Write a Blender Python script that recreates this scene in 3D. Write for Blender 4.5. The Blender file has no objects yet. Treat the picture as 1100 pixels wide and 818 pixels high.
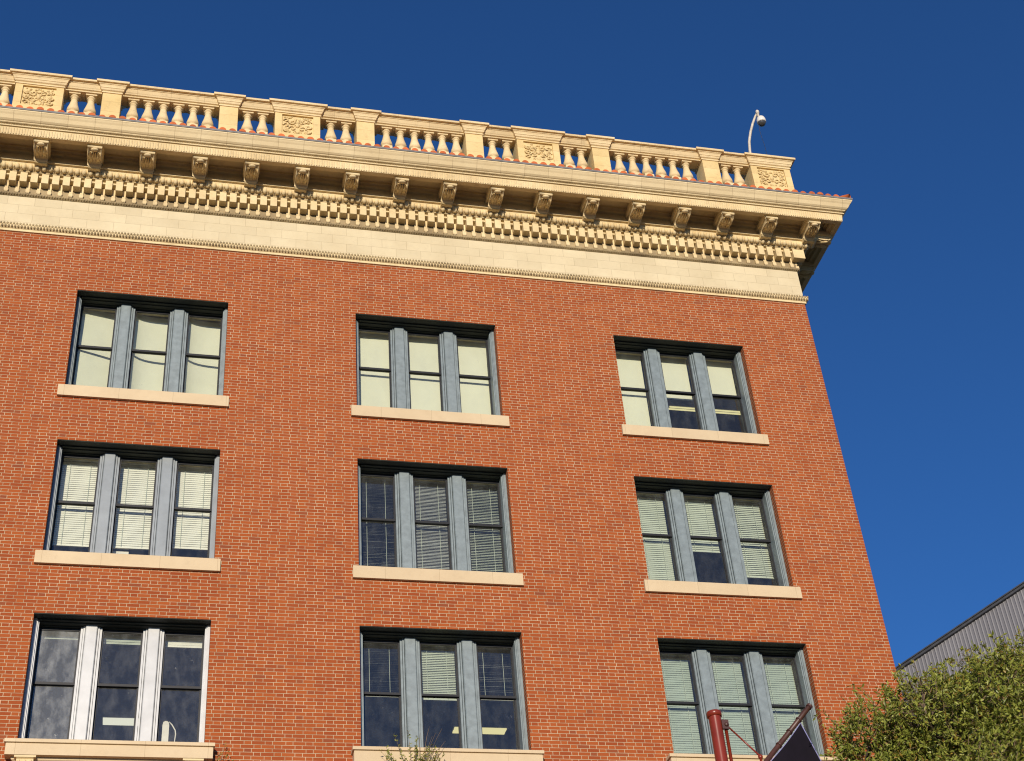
import bpy, bmesh, math, random
from mathutils import Vector, Matrix
R = math.radians
sc = bpy.context.scene
COL = sc.collection
random.seed(7)

# ------------------------------------------------------------------ camera, sky, sun, exposure
cam = bpy.data.cameras.new('camera')
cam.lens = 53.083; cam.sensor_width = 36.0; cam.clip_start = 0.1; cam.clip_end = 3000
cam_o = bpy.data.objects.new('camera', cam); COL.objects.link(cam_o)
cam_o.location = (2.08527, -23.57239, 1.62895)
cam_o.rotation_euler = (2.22297628, 0.07255358, -0.21771557)
sc.camera = cam_o
SUN_EL, SUN_AZ = R(12.5), R(194)          # azimuth clockwise from +Y
world = bpy.data.worlds.new("World"); sc.world = world; world.use_nodes = True
wn = world.node_tree
sky = wn.nodes.new('ShaderNodeTexSky'); sky.sky_type = 'NISHITA'; sky.sun_disc = False
sky.sun_elevation = SUN_EL; sky.sun_rotation = SUN_AZ
sky.air_density = 0.85; sky.dust_density = 0.1; sky.ozone_density = 8.1
wn.nodes['Background'].inputs[1].default_value = 0.135
wn.links.new(sky.outputs[0], wn.nodes['Background'].inputs[0])
sun = bpy.data.lights.new('sun', 'SUN'); sun.energy = 5.0; sun.angle = R(0.5); sun.color = (1.0, 0.875, 0.72)
sun_o = bpy.data.objects.new('sun', sun); COL.objects.link(sun_o)
S = Vector((math.sin(SUN_AZ) * math.cos(SUN_EL), math.cos(SUN_AZ) * math.cos(SUN_EL), math.sin(SUN_EL)))
sun_o.rotation_euler = S.to_track_quat('Z', 'Y').to_euler(); sun_o.location = (-10, -30, 30)
vs = sc.view_settings
vs.view_transform = 'Standard'; vs.look = 'None'; vs.gamma = 1; vs.use_curve_mapping = False
vs.exposure = -0.05
sc.render.engine = 'CYCLES'
sc.cycles.pixel_filter_type = 'BLACKMAN_HARRIS'; sc.cycles.filter_width = 1.15
sc.cycles.max_bounces = 8; sc.cycles.transparent_max_bounces = 16; sc.cycles.diffuse_bounces = 3

# ------------------------------------------------------------------ node helpers
class NT:
    def __init__(s, name):
        s.m = bpy.data.materials.new(name); s.m.use_nodes = True
        s.t = s.m.node_tree; s.b = s.t.nodes['Principled BSDF']; s.out = s.t.nodes['Material Output']
    def n(s, typ, **kw):
        n = s.t.nodes.new(typ)
        for k, v in kw.items(): setattr(n, k, v)
        return n
    def l(s, a, b): s.t.links.new(a, b)
    def put(s, sock, v):
        if hasattr(v, 'is_output') or hasattr(v, 'links'): s.l(v, sock)
        else: sock.default_value = v
    def math(s, op, a, b=0.0, c=0.0):
        n = s.n('ShaderNodeMath', operation=op)
        s.put(n.inputs[0], a); s.put(n.inputs[1], b)
        if len(n.inputs) > 2: s.put(n.inputs[2], c)
        return n.outputs[0]
    def mix(s, f, a, b, mode='MIX'):
        n = s.n('ShaderNodeMix', data_type='RGBA', blend_type=mode)
        s.put(n.inputs[0], f)
        for i, v in ((6, a), (7, b)):
            if isinstance(v, (tuple, list)): n.inputs[i].default_value = (*v[:3], 1)
            else: s.l(v, n.inputs[i])
        return n.outputs[2]
    def noise(s, vec, scale, detail=4, rough=0.55, dim='3D'):
        n = s.n('ShaderNodeTexNoise', noise_dimensions=dim)
        n.inputs['Scale'].default_value = scale; n.inputs['Detail'].default_value = detail
        n.inputs['Roughness'].default_value = rough
        if vec is not None: s.l(vec, n.inputs['Vector'])
        return n.outputs['Fac']
    def ramp(s, fac, a, b, va=0.0, vb=1.0):
        n = s.n('ShaderNodeMapRange'); n.inputs[1].default_value = a; n.inputs[2].default_value = b
        n.inputs[3].default_value = va; n.inputs[4].default_value = vb
        s.l(fac, n.inputs[0]); return n.outputs[0]
    def white(s, vec):
        n = s.n('ShaderNodeTexWhiteNoise', noise_dimensions='3D'); s.l(vec, n.inputs['Vector']); return n
    def xyz(s, x, y, z):
        n = s.n('ShaderNodeCombineXYZ'); s.put(n.inputs[0], x); s.put(n.inputs[1], y); s.put(n.inputs[2], z)
        return n.outputs[0]
    def bump(s, h, dist, strength=1.0):
        n = s.n('ShaderNodeBump'); n.inputs['Distance'].default_value = dist
        n.inputs['Strength'].default_value = strength
        s.l(h, n.inputs['Height']); s.l(n.outputs[0], s.b.inputs['Normal'])
    def base(s, c):
        if isinstance(c, (tuple, list)): s.b.inputs['Base Color'].default_value = (*c, 1)
        else: s.l(c, s.b.inputs['Base Color'])
    def set(s, rough=0.6, spec=0.5, metal=0.0):
        s.b.inputs['Roughness'].default_value = rough
        s.b.inputs['Specular IOR Level'].default_value = spec
        s.b.inputs['Metallic'].default_value = metal
    def face_uv(s):
        """wall coordinates from world position: u runs along the face, v goes up (or into it)"""
        g = s.n('ShaderNodeNewGeometry')
        p = s.n('ShaderNodeSeparateXYZ'); s.l(g.outputs['Position'], p.inputs[0])
        q = s.n('ShaderNodeSeparateXYZ'); s.l(g.outputs['True Normal'], q.inputs[0])
        ax = s.math('GREATER_THAN', s.math('ABSOLUTE', q.outputs[0]), 0.75)
        az = s.math('GREATER_THAN', s.math('ABSOLUTE', q.outputs[2]), 0.85)
        u = s.math('ADD', s.math('MULTIPLY', p.outputs[0], s.math('SUBTRACT', 1, ax)), s.math('MULTIPLY', p.outputs[1], ax))
        v = s.math('ADD', s.math('MULTIPLY', p.outputs[2], s.math('SUBTRACT', 1, az)), s.math('MULTIPLY', p.outputs[1], az))
        return g.outputs['Position'], u, v

def brick_material():
    t = NT('red_brick'); pos, u, v = t.face_uv()
    H, L, ST, W = 0.0664, 0.338, 0.222, 0.0088     # flemish bond: stretcher + header
    row = t.math('FLOOR', t.math('DIVIDE', v, H))
    vv = t.math('SUBTRACT', v, t.math('MULTIPLY', row, H))
    par = t.math('FLOORED_MODULO', row, 2.0)
    jit = t.math('ADD', t.math('MULTIPLY', t.white(t.xyz(row, 3.3, 0)).outputs['Value'], 0.022), t.math('MULTIPLY', t.noise(t.xyz(u, row, 0.0), 0.9, 2), 0.05))
    uo = t.math('ADD', t.math('ADD', u, t.math('MULTIPLY', par, L / 2)), jit)
    k = t.math('FLOOR', t.math('DIVIDE', uo, L))
    uu = t.math('SUBTRACT', uo, t.math('MULTIPLY', k, L))
    hd = t.math('GREATER_THAN', uu, ST)
    m1 = t.math('LESS_THAN', vv, W)
    m2 = t.math('LESS_THAN', uu, W)
    m3 = t.math('LESS_THAN', t.math('ABSOLUTE', t.math('SUBTRACT', uu, ST)), W / 2)
    mort = t.math('MAXIMUM', m1, t.math('MAXIMUM', m2, m3))
    wn_ = t.white(t.xyz(t.math('ADD', t.math('MULTIPLY', k, 2), hd), row, 1.7))
    rnd = wn_.outputs['Value']
    c = t.mix(rnd, (0.255, 0.049, 0.011), (0.350, 0.083, 0.017))
    dark = t.math('GREATER_THAN', t.white(t.xyz(row, t.math('ADD', t.math('MULTIPLY', k, 2), hd), 9.1)).outputs['Value'], 0.965)
    c = t.mix(t.math('MULTIPLY', dark, 0.5), c, (0.17, 0.055, 0.03))
    big = t.noise(pos, 0.30, 6, 0.68)
    c = t.mix(t.ramp(big, 0.35, 0.68, 0.0, 0.30), c, (0.39, 0.098, 0.026))
    fine = t.noise(pos, 60, 3, 0.6)
    c = t.mix(t.ramp(fine, 0.3, 0.7, 0.0, 0.16), c, (0.20, 0.05, 0.02))
    mc = t.mix(t.ramp(t.noise(pos, 2.2, 3), 0.3, 0.7), (0.38, 0.265, 0.155), (0.62, 0.47, 0.30))
    c = t.mix(mort, c, mc)
    t.base(c); t.set(0.9, 0.25)
    h = t.math('ADD', t.math('SUBTRACT', 1.0, mort), t.math('MULTIPLY', t.math('ADD', fine, rnd), 0.18))
    t.bump(h, 0.006, 0.9)
    return t.m

def stone_material(name, c1, c2, soot=0.25, joints=None, grain=0.0015):
    t = NT(name); pos, u, v = t.face_uv()
    a = t.noise(pos, 1.3, 5, 0.6)
    c = t.mix(t.ramp(a, 0.3, 0.7), c1, c2)
    if joints:
        L, H, z0, off, W = joints
        row = t.math('FLOOR', t.math('DIVIDE', t.math('SUBTRACT', v, z0), H)) if H else 0.0
        uo = t.math('ADD', u, t.math('MULTIPLY', t.math('FLOORED_MODULO', row, 2.0), off)) if H else u
        k = t.math('FLOOR', t.math('DIVIDE', uo, L))
        uu = t.math('SUBTRACT', uo, t.math('MULTIPLY', k, L))
        j = t.math('LESS_THAN', uu, W)
        if H:
            vv = t.math('SUBTRACT', t.math('SUBTRACT', v, z0), t.math('MULTIPLY', row, H))
            j = t.math('MAXIMUM', j, t.math('LESS_THAN', vv, W))
        rnd = t.white(t.xyz(k, row, 4.4)).outputs['Value']
        c = t.mix(t.ramp(rnd, 0, 1, 0.0, 0.35), c, tuple(x * 0.80 for x in c1))
        c = t.mix(t.math('MULTIPLY', j, 0.5), c, (0.22, 0.15, 0.075))
    f = t.noise(pos, 9, 6, 0.7)
    c = t.mix(t.ramp(f, 0.52, 0.75, 0.0, soot), c, (0.15, 0.105, 0.06))
    t.base(c); t.set(0.75, 0.3)
    t.bump(t.noise(pos, 45, 4, 0.6), grain * 3, 0.6)
    return t.m

def simple(name, col, rough=0.6, spec=0.5, metal=0.0, var=0.25, scale=6.0):
    t = NT(name); g = t.n('ShaderNodeNewGeometry')
    f = t.noise(g.outputs['Position'], scale, 5, 0.6)
    c = t.mix(t.ramp(f, 0.3, 0.7), tuple(x * (1 - var) for x in col), tuple(min(1, x * (1 + var)) for x in col))
    t.base(c); t.set(rough, spec, metal); return t.m

def glass_material(name, dust=0.04, tint=(0.92, 0.945, 0.90), refl=0.10, dustcol=(0.55, 0.6, 0.62), streak=0.3):
    t = NT(name); g = t.n('ShaderNodeNewGeometry'); pos = g.outputs['Position']
    tr = t.n('ShaderNodeBsdfTransparent'); tr.inputs[0].default_value = (*tint, 1)
    gl = t.n('ShaderNodeBsdfGlossy'); gl.inputs['Roughness'].default_value = 0.02
    b = t.n('ShaderNodeBump'); b.inputs['Distance'].default_value = 0.01; b.inputs['Strength'].default_value = 0.25
    t.l(t.noise(pos, 1.6, 1), b.inputs['Height']); t.l(b.outputs[0], gl.inputs['Normal'])
    lw = t.n('ShaderNodeLayerWeight')
    fac = t.math('ADD', t.math('MULTIPLY', t.math('POWER', lw.outputs['Facing'], 5.0), 0.92), refl)
    mx = t.n('ShaderNodeMixShader'); t.l(fac, mx.inputs[0]); t.l(tr.outputs[0], mx.inputs[1]); t.l(gl.outputs[0], mx.inputs[2])
    df = t.n('ShaderNodeBsdfDiffuse'); df.inputs[0].default_value = (*dustcol, 1)
    mp = t.n('ShaderNodeMapping'); mp.inputs['Scale'].default_value = (3.2, 3.2, 1.7); t.l(pos, mp.inputs[0])
    st = t.ramp(t.noise(mp.outputs[0], 1.5, 6, 0.65), 0.42, 0.78, 0.0, 1.0)
    blot = t.ramp(t.noise(pos, 5.5, 4, 0.75), 0.66, 0.74, 0.0, 1.0)
    d = t.math('MULTIPLY', t.math('ADD', t.math('ADD', 0.35, t.math('MULTIPLY', st, 0.8)), t.math('MULTIPLY', blot, 2.5 * streak)), dust)
    mx2 = t.n('ShaderNodeMixShader'); t.l(d, mx2.inputs[0]); t.l(mx.outputs[0], mx2.inputs[1]); t.l(df.outputs[0], mx2.inputs[2])
    t.l(mx2.outputs[0], t.out.inputs['Surface']); return t.m

def leaf_material():
    t = NT('leaf'); g = t.n('ShaderNodeNewGeometry'); r = g.outputs['Random Per Island']
    big = t.noise(g.outputs['Position'], 0.9, 3, 0.6)
    c = t.mix(r, (0.115, 0.150, 0.020), (0.39, 0.40, 0.075))
    c = t.mix(t.ramp(big, 0.35, 0.65, 0.0, 0.45), c, (0.22, 0.26, 0.035))
    yel = t.math('GREATER_THAN', t.white(t.xyz(r, 2.0, 0)).outputs['Value'], 0.93)
    c = t.mix(t.math('MULTIPLY', yel, 0.8), c, (0.30, 0.17, 0.03))
    t.base(c); t.set(0.45, 0.4)
    tl = t.n('ShaderNodeBsdfTranslucent'); t.l(c, tl.inputs[0])
    mx = t.n('ShaderNodeMixShader'); mx.inputs[0].default_value = 0.25
    t.l(t.b.outputs[0], mx.inputs[1]); t.l(tl.outputs[0], mx.inputs[2]); t.l(mx.outputs[0], t.out.inputs['Surface'])
    return t.m

def emission(name, col, strength):
    t = NT(name); e = t.n('ShaderNodeEmission'); e.inputs[0].default_value = (*col, 1); e.inputs[1].default_value = strength
    t.l(e.outputs[0], t.out.inputs['Surface']); return t.m

M = {}
M['brick'] = brick_material()
CR1, CR2 = (0.60, 0.46, 0.245), (0.74, 0.60, 0.35)
M['stone'] = stone_material('cream_terracotta', CR1, CR2, 0.30)
M['carved'] = stone_material('carved_terracotta', (0.56, 0.41, 0.18), (0.74, 0.58, 0.30), 0.5, None, 0.003)
M['soot_shade'] = stone_material('soot_and_shade_terracotta', (0.21, 0.155, 0.082), (0.44, 0.34, 0.185), 0.6, None, 0.003)  # soot on the mouldings, painted shade on the wall of the dentil band
M['frieze'] = stone_material('terracotta_blocks', (0.58, 0.485, 0.305), (0.68, 0.585, 0.385), 0.12, (0.532, 0.235, 23.335, 0.30, 0.007))
M['gutter'] = stone_material('gutter_terracotta', (0.70, 0.55, 0.31), (0.80, 0.66, 0.40), 0.16, (0.535, 0, 0, 0, 0.010))
M['yellow_stone'] = stone_material('yellow_terracotta', (0.62, 0.455, 0.19), (0.76, 0.59, 0.30), 0.22, (9.0, 0.31, 26.215, 0.0, 0.007))
M['sill'] = stone_material('limestone', (0.56, 0.43, 0.265), (0.64, 0.51, 0.325), 0.10, (0.995, 0, 0, 0, 0.006))
M['tile'] = simple('clay_tile', (0.50, 0.125, 0.035), 0.8, 0.3, 0, 0.35, 3.0)
M['lead'] = simple('lead_flashing', (0.17, 0.165, 0.165), 0.6, 0.5, 0, 0.3, 12)
M['paint'] = simple('grey_blue_paint', (0.185, 0.225, 0.235), 0.45, 0.5, 0, 0.20, 7)
M['glare_paint'] = simple('glossy_glare_paint', (0.45, 0.46, 0.455), 0.36, 0.8, 0, 0.12, 3)  # lighter copy of the frame paint, sun glare put into the colour
M['half_glare_paint'] = simple('grey_glare_paint', (0.215, 0.245, 0.26), 0.36, 0.8, 0, 0.15, 3)  # same frame paint again, a weaker sun glare put into the colour
M['head_shade'] = simple('painted_head_shade', (0.018, 0.023, 0.020), 0.6, 0.3)  # near-black colour carries the shade under the window heads
M['sash'] = simple('dark_sash_paint', (0.014, 0.015, 0.018), 0.5, 0.3)
M['tan'] = simple('tan_jamb_lining', (0.33, 0.27, 0.12), 0.6, 0.4)
M['glass'] = glass_material('window_glass', 0.07, dustcol=(0.50, 0.52, 0.50), streak=0.8)
M['dusty_glass'] = glass_material('dusty_glass', 0.46, dustcol=(0.50, 0.52, 0.52), streak=0.7)
M['hazy_glass'] = glass_material('hazy_glass', 0.13, dustcol=(0.50, 0.51, 0.50), streak=1.2)
M['dark_room'] = simple('dark_interior', (0.10, 0.10, 0.11), 0.9, 0.1)
M['shade'] = simple('cream_roller_shade', (0.69, 0.69, 0.545), 0.85, 0.2, 0, 0.04, 1.5)
M['cream_slat'] = simple('cream_slats', (0.80, 0.79, 0.69), 0.6, 0.3, 0, 0.06, 2)
M['pale_slat'] = simple('pale_green_slats', (0.52, 0.57, 0.47), 0.6, 0.3, 0, 0.06, 2)
M['sage_slat'] = simple('sage_slats', (0.37, 0.44, 0.38), 0.6, 0.3, 0, 0.08, 2)
M['grey_slat'] = simple('grey_slats', (0.55, 0.57, 0.54), 0.6, 0.3, 0, 0.08, 2)
M['red_paint'] = simple('dark_red_paint', (0.20, 0.026, 0.012), 0.30, 0.4, 0, 0.15, 3)
M['brown_metal'] = simple('brown_metal', (0.07, 0.028, 0.020), 0.45, 0.5)
M['flag'] = simple('navy_cloth', (0.007, 0.005, 0.010), 0.8, 0.15, 0, 0.2, 4)
M['hem'] = simple('lilac_hem', (0.22, 0.22, 0.42), 0.7, 0.3)
M['white_plastic'] = simple('white_plastic', (0.72, 0.68, 0.60), 0.35, 0.5, 0, 0.06)
M['pole_paint'] = simple('beige_pole_paint', (0.55, 0.49, 0.40), 0.5, 0.5)
M['black'] = simple('black_rubber', (0.02, 0.02, 0.02), 0.5, 0.5)
M['smoke'] = simple('smoked_dome', (0.06, 0.06, 0.06), 0.08, 0.7)
M['bark'] = simple('bark', (0.12, 0.09, 0.065), 0.9, 0.2, 0, 0.35, 9)
M['twig'] = simple('twig', (0.20, 0.14, 0.09), 0.8, 0.2)
M['leaf'] = leaf_material()
M['asphalt'] = simple('asphalt', (0.045, 0.045, 0.047), 0.9, 0.3, 0, 0.25, 2)
M['concrete'] = simple('concrete', (0.085, 0.080, 0.072), 0.9, 0.3, 0, 0.15, 1.5)
M['soil'] = simple('dry_ground', (0.07, 0.065, 0.05), 0.95, 0.2, 0, 0.25, 0.7)
M['white_line'] = simple('road_paint', (0.75, 0.74, 0.70), 0.8, 0.3)
M['roof_felt'] = simple('roof_felt', (0.16, 0.15, 0.14), 0.9, 0.2)
M['siding'] = simple('grey_metal_siding', (0.165, 0.165, 0.18), 0.5, 0.4, 0.0, 0.10, 0.8)
M['siding_trim'] = simple('dark_metal_trim', (0.075, 0.078, 0.085), 0.45, 0.5, 0.3)
M['wall_grey'] = simple('dark_grey_panels', (0.09, 0.095, 0.10), 0.6, 0.4)
M['tube'] = emission('fluorescent_diffuser', (1.0, 0.88, 0.42), 0.9)
M['tube_w'] = emission('white_diffuser', (1.0, 0.97, 0.78), 0.9)

# ------------------------------------------------------------------ mesh helpers
class MB:
    def __init__(s): s.v = []; s.f = []; s.mi = []; s.sm = []
    def add(s, vs, fs, mi=0, sm=False):
        o = len(s.v); s.v.extend([tuple(q) for q in vs])
        for f in fs: s.f.append(tuple(i + o for i in f)); s.mi.append(mi); s.sm.append(sm)
    def box(s, x0, x1, y0, y1, z0, z1, mi=0):
        s.add([(x0, y0, z0), (x1, y0, z0), (x1, y1, z0), (x0, y1, z0), (x0, y0, z1), (x1, y0, z1), (x1, y1, z1), (x0, y1, z1)],
              [(0, 3, 2, 1), (4, 5, 6, 7), (0, 1, 5, 4), (1, 2, 6, 5), (2, 3, 7, 6), (3, 0, 4, 7)], mi)
    def quad(s, a, b, c, d, mi=0): s.add([a, b, c, d], [(0, 1, 2, 3)], mi)
    def obb(s, c, ax, ay, az, mi=0):
        c = Vector(c); ax = Vector(ax); ay = Vector(ay); az = Vector(az)
        vs_ = [c + ax * i + ay * j + az * k for k in (-1, 1) for (i, j) in ((-1, -1), (1, -1), (1, 1), (-1, 1))]
        s.add(vs_, [(0, 3, 2, 1), (4, 5, 6, 7), (0, 1, 5, 4), (1, 2, 6, 5), (2, 3, 7, 6), (3, 0, 4, 7)], mi)
    def ell(s, c, rx, ry, rz, nu=8, nv=6, mi=0):
        vs_ = []; fs = []
        for j in range(nv + 1):
            a = math.pi * j / nv
            for i in range(nu):
                b = 2 * math.pi * i / nu
                vs_.append((c[0] + rx * math.sin(a) * math.cos(b), c[1] + ry * math.sin(a) * math.sin(b), c[2] + rz * math.cos(a)))
        for j in range(nv):
            for i in range(nu):
                fs.append((j * nu + i, (j + 1) * nu + i, (j + 1) * nu + (i + 1) % nu, j * nu + (i + 1) % nu))
        s.add(vs_, fs, mi, True)
    def lathe(s, prof, n=14, c=(0, 0, 0), mi=0, cap=True):
        vs_ = []; fs = []
        for (r, z) in prof:
            for i in range(n):
                b = 2 * math.pi * i / n; vs_.append((c[0] + r * math.cos(b), c[1] + r * math.sin(b), c[2] + z))
        for j in range(len(prof) - 1):
            for i in range(n):
                fs.append((j * n + i, j * n + (i + 1) % n, (j + 1) * n + (i + 1) % n, (j + 1) * n + i))
        if cap:
            fs.append(tuple(range(n))[::-1]); fs.append(tuple((len(prof) - 1) * n + i for i in range(n)))
        s.add(vs_, fs, mi, True)
    def tube(s, pts, rad, n=8, mi=0):
        pts = [Vector(q) for q in pts]
        rad = rad if isinstance(rad, (list, tuple)) else [rad] * len(pts)
        vs_ = []; fs = []; ref = Vector((0.31, 0.17, 0.93))
        for i, q in enumerate(pts):
            d = (pts[min(i + 1, len(pts) - 1)] - pts[max(i - 1, 0)]).normalized()
            if abs(d.dot(ref)) > 0.95: ref = Vector((1, 0.1, 0))
            a = d.cross(ref).normalized(); b = d.cross(a)
            for k in range(n):
                t = 2 * math.pi * k / n; vs_.append(q + (a * math.cos(t) + b * math.sin(t)) * rad[i])
        for i in range(len(pts) - 1):
            for k in range(n): fs.append((i * n + k, i * n + (k + 1) % n, (i + 1) * n + (k + 1) % n, (i + 1) * n + k))
        fs.append(tuple(range(n))); fs.append(tuple((len(pts) - 1) * n + k for k in range(n))[::-1])
        s.add(vs_, fs, mi, True)
    def rings(s, x0, x1, y0, y1, prof, mi=0, cap=True):
        """stack of rectangles grown outwards by an offset: (offset, z)"""
        vs_ = []; fs = []
        for (o, z) in prof:
            vs_ += [(x0 - o, y0 - o, z), (x1 + o, y0 - o, z), (x1 + o, y1 + o, z), (x0 - o, y1 + o, z)]
        for j in range(len(prof) - 1):
            for k in range(4): fs.append((j * 4 + k, j * 4 + (k + 1) % 4, (j + 1) * 4 + (k + 1) % 4, (j + 1) * 4 + k))
        if cap:
            n = len(prof) - 1
            fs.append((n * 4, n * 4 + 1, n * 4 + 2, n * 4 + 3)); fs.append((3, 2, 1, 0))
        s.add(vs_, fs, mi)
    def sweep(s, prof, mi=0, sm=False):
        """profile (projection, z) run round left side, front and right side with mitred corners"""
        vs_ = []; fs = []; n = len(prof)
        for (P, z) in prof:
            vs_ += [(XL - P, YB, z), (XL - P, -P, z), (XE + P, -P, z), (XE + P, YB, z)]
        for j in range(n - 1):
            for k in range(3): fs.append((j * 4 + k, j * 4 + k + 1, (j + 1) * 4 + k + 1, (j + 1) * 4 + k))
        s.add(vs_, fs, mi, sm)
    def prism_x(s, prof, x0, x1, mi=0):
        """closed outline of (P, z) extruded along x"""
        n = len(prof)
        vs_ = [(x0, -P, z) for (P, z) in prof] + [(x1, -P, z) for (P, z) in prof]
        fs = [(i, (i + 1) % n, n + (i + 1) % n, n + i) for i in range(n)]
        fs.append(tuple(range(n))[::-1]); fs.append(tuple(range(n, 2 * n))); s.add(vs_, fs, mi)
    def mesh(s, name, mats):
        me = bpy.data.meshes.new(name); me.from_pydata(s.v, [], s.f)
        for m in (mats if isinstance(mats, (list, tuple)) else [mats]): me.materials.append(m)
        me.polygons.foreach_set('material_index', s.mi); me.polygons.foreach_set('use_smooth', s.sm)
        me.update(); return me
    def build(s, name, mats, parent=None, loc=(0, 0, 0), fix=False):
        me = s.mesh(name, mats)
        if fix:
            bm = bmesh.new(); bm.from_mesh(me); bmesh.ops.recalc_face_normals(bm, faces=bm.faces); bm.to_mesh(me); bm.free()
        return put(name, me, parent, loc)

def put(name, me, parent=None, loc=(0, 0, 0), rz=0.0):
    o = bpy.data.objects.new(name, me); COL.objects.link(o)
    o.location = loc; o.rotation_euler = (0, 0, rz)
    if parent: o.parent = parent
    return o
def tag(o, label, cat, group=None):
    o['label'] = label; o['category'] = cat
    if group: o['group'] = group
    return o
def struct(o, kind='structure'): o['kind'] = kind; return o
def empty(name, loc=(0, 0, 0)):
    o = bpy.data.objects.new(name, None); COL.objects.link(o); o.location = loc; o.empty_display_size = 0.3; return o

# ------------------------------------------------------------------ ground, street
mb = MB(); mb.quad((-900, -900, -0.02), (900, -900, -0.02), (900, 900, -0.02), (-900, 900, -0.02)); struct(mb.build('ground', M['soil']))
mb = MB(); mb.box(-120, 120, -34, -20.5, -0.2, 0.0); struct(mb.build('road', M['asphalt']))
mb = MB()
for k in range(-20, 20): mb.quad((k * 6, -27.6, 0.004), (k * 6 + 3, -27.6, 0.004), (k * 6 + 3, -27.48, 0.004), (k * 6, -27.48, 0.004))
struct(mb.build('road_markings', M['white_line']))
mb = MB(); mb.box(-120, 120, -20.3, -0.02, -0.2, 0.13); mb.box(-120, 120, -44, -34.2, -0.2, 0.13); struct(mb.build('pavement', M['concrete']))
mb = MB(); mb.box(-120, 120, -20.5, -20.3, -0.2, 0.14); mb.box(-120, 120, -34.2, -34, -0.2, 0.14); struct(mb.build('kerb', M['concrete']))

# ------------------------------------------------------------------ brick building
XE, XL, YB = 15.6576, -9.0, 14.0          # right corner, left corner, back
BAY, WW, WH = 5.5, 2.9316, 2.36
ZT = [14.5, 18.0771, 21.6862]
B = empty('brick_building', (XE / 2 + XL / 2, 0, 0)); B.location = (0, 0, 0)
tag(B, 'red brick building with cream terracotta cornice, roof balustrade and grey triple windows', 'building')

openings = [(c * BAY, c * BAY + WW, zt - WH - (0.03 if zt > 15 else 0), zt) for c in (-1, 0, 1, 2) for zt in ZT]
mb = MB()
xs = sorted({XL, XE} | {v for o in openings for v in o[:2]}); zs = sorted({0.0, 23.072} | {v for o in openings for v in o[2:]})
hole = lambda x, z: any(a < x < b and c < z < d for a, b, c, d in openings)
for i in range(len(xs) - 1):
    for j in range(len(zs) - 1):
        if not hole((xs[i] + xs[i + 1]) / 2, (zs[j] + zs[j + 1]) / 2):
            mb.quad((xs[i], 0, zs[j]), (xs[i + 1], 0, zs[j]), (xs[i + 1], 0, zs[j + 1]), (xs[i], 0, zs[j + 1]))
RV = 0.17
for a, b, c, d in openings:
    mb.quad((a, 0, c), (a, 0, d), (a, RV, d), (a, RV, c)); mb.quad((b, 0, c), (b, RV, c), (b, RV, d), (b, 0, d))
    mb.quad((a, 0, d), (b, 0, d), (b, RV, d), (a, RV, d)); mb.quad((a, 0, c), (a, RV, c), (b, RV, c), (b, 0, c))
mb.quad((XE, 0, 0), (XE, YB, 0), (XE, YB, 23.072), (XE, 0, 23.072)); mb.quad((XL, YB, 0), (XL, 0, 0), (XL, 0, 23.072), (XL, YB, 23.072))
mb.quad((XE, YB, 0), (XL, YB, 0), (XL, YB, 25.6), (XE, YB, 25.6))
mb.build('wall', M['brick'], B)
mb = MB(); mb.quad((XL - .3, -.3, 25.74), (XE + .3, -.3, 25.74), (XE + .3, YB, 25.74), (XL - .3, YB, 25.74)); mb.build('roof', M['roof_felt'], B)
# dark rooms behind the windows
mb = MB()
for zt in ZT:
    z0, z1 = zt - WH - 0.75, zt + 0.28
    mb.quad((XL + .3, 0.62, z1), (XE - .3, 0.62, z1), (XE - .3, 9, z1), (XL + .3, 9, z1))
    mb.quad((XL + .3, 0.62, z0), (XL + .3, 9, z0), (XE - .3, 9, z0), (XE - .3, 0.62, z0))
    mb.quad((XL + .3, 9, z0), (XL + .3, 9, z1), (XE - .3, 9, z1), (XE - .3, 9, z0))
    for c in (-1, 0, 1, 2):          # partition walls between rooms
        x = c * BAY + WW + 1.3
        if x < XE: mb.quad((x, 0.64, z0), (x, 9, z0), (x, 9, z1), (x, 0.64, z1))
    mb.quad((XE - .3, 0.64, z0), (XE - .3, 9, z0), (XE - .3, 9, z1), (XE - .3, 0.64, z1))
mb.build('room_interior', M['dark_room'], B)

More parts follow.
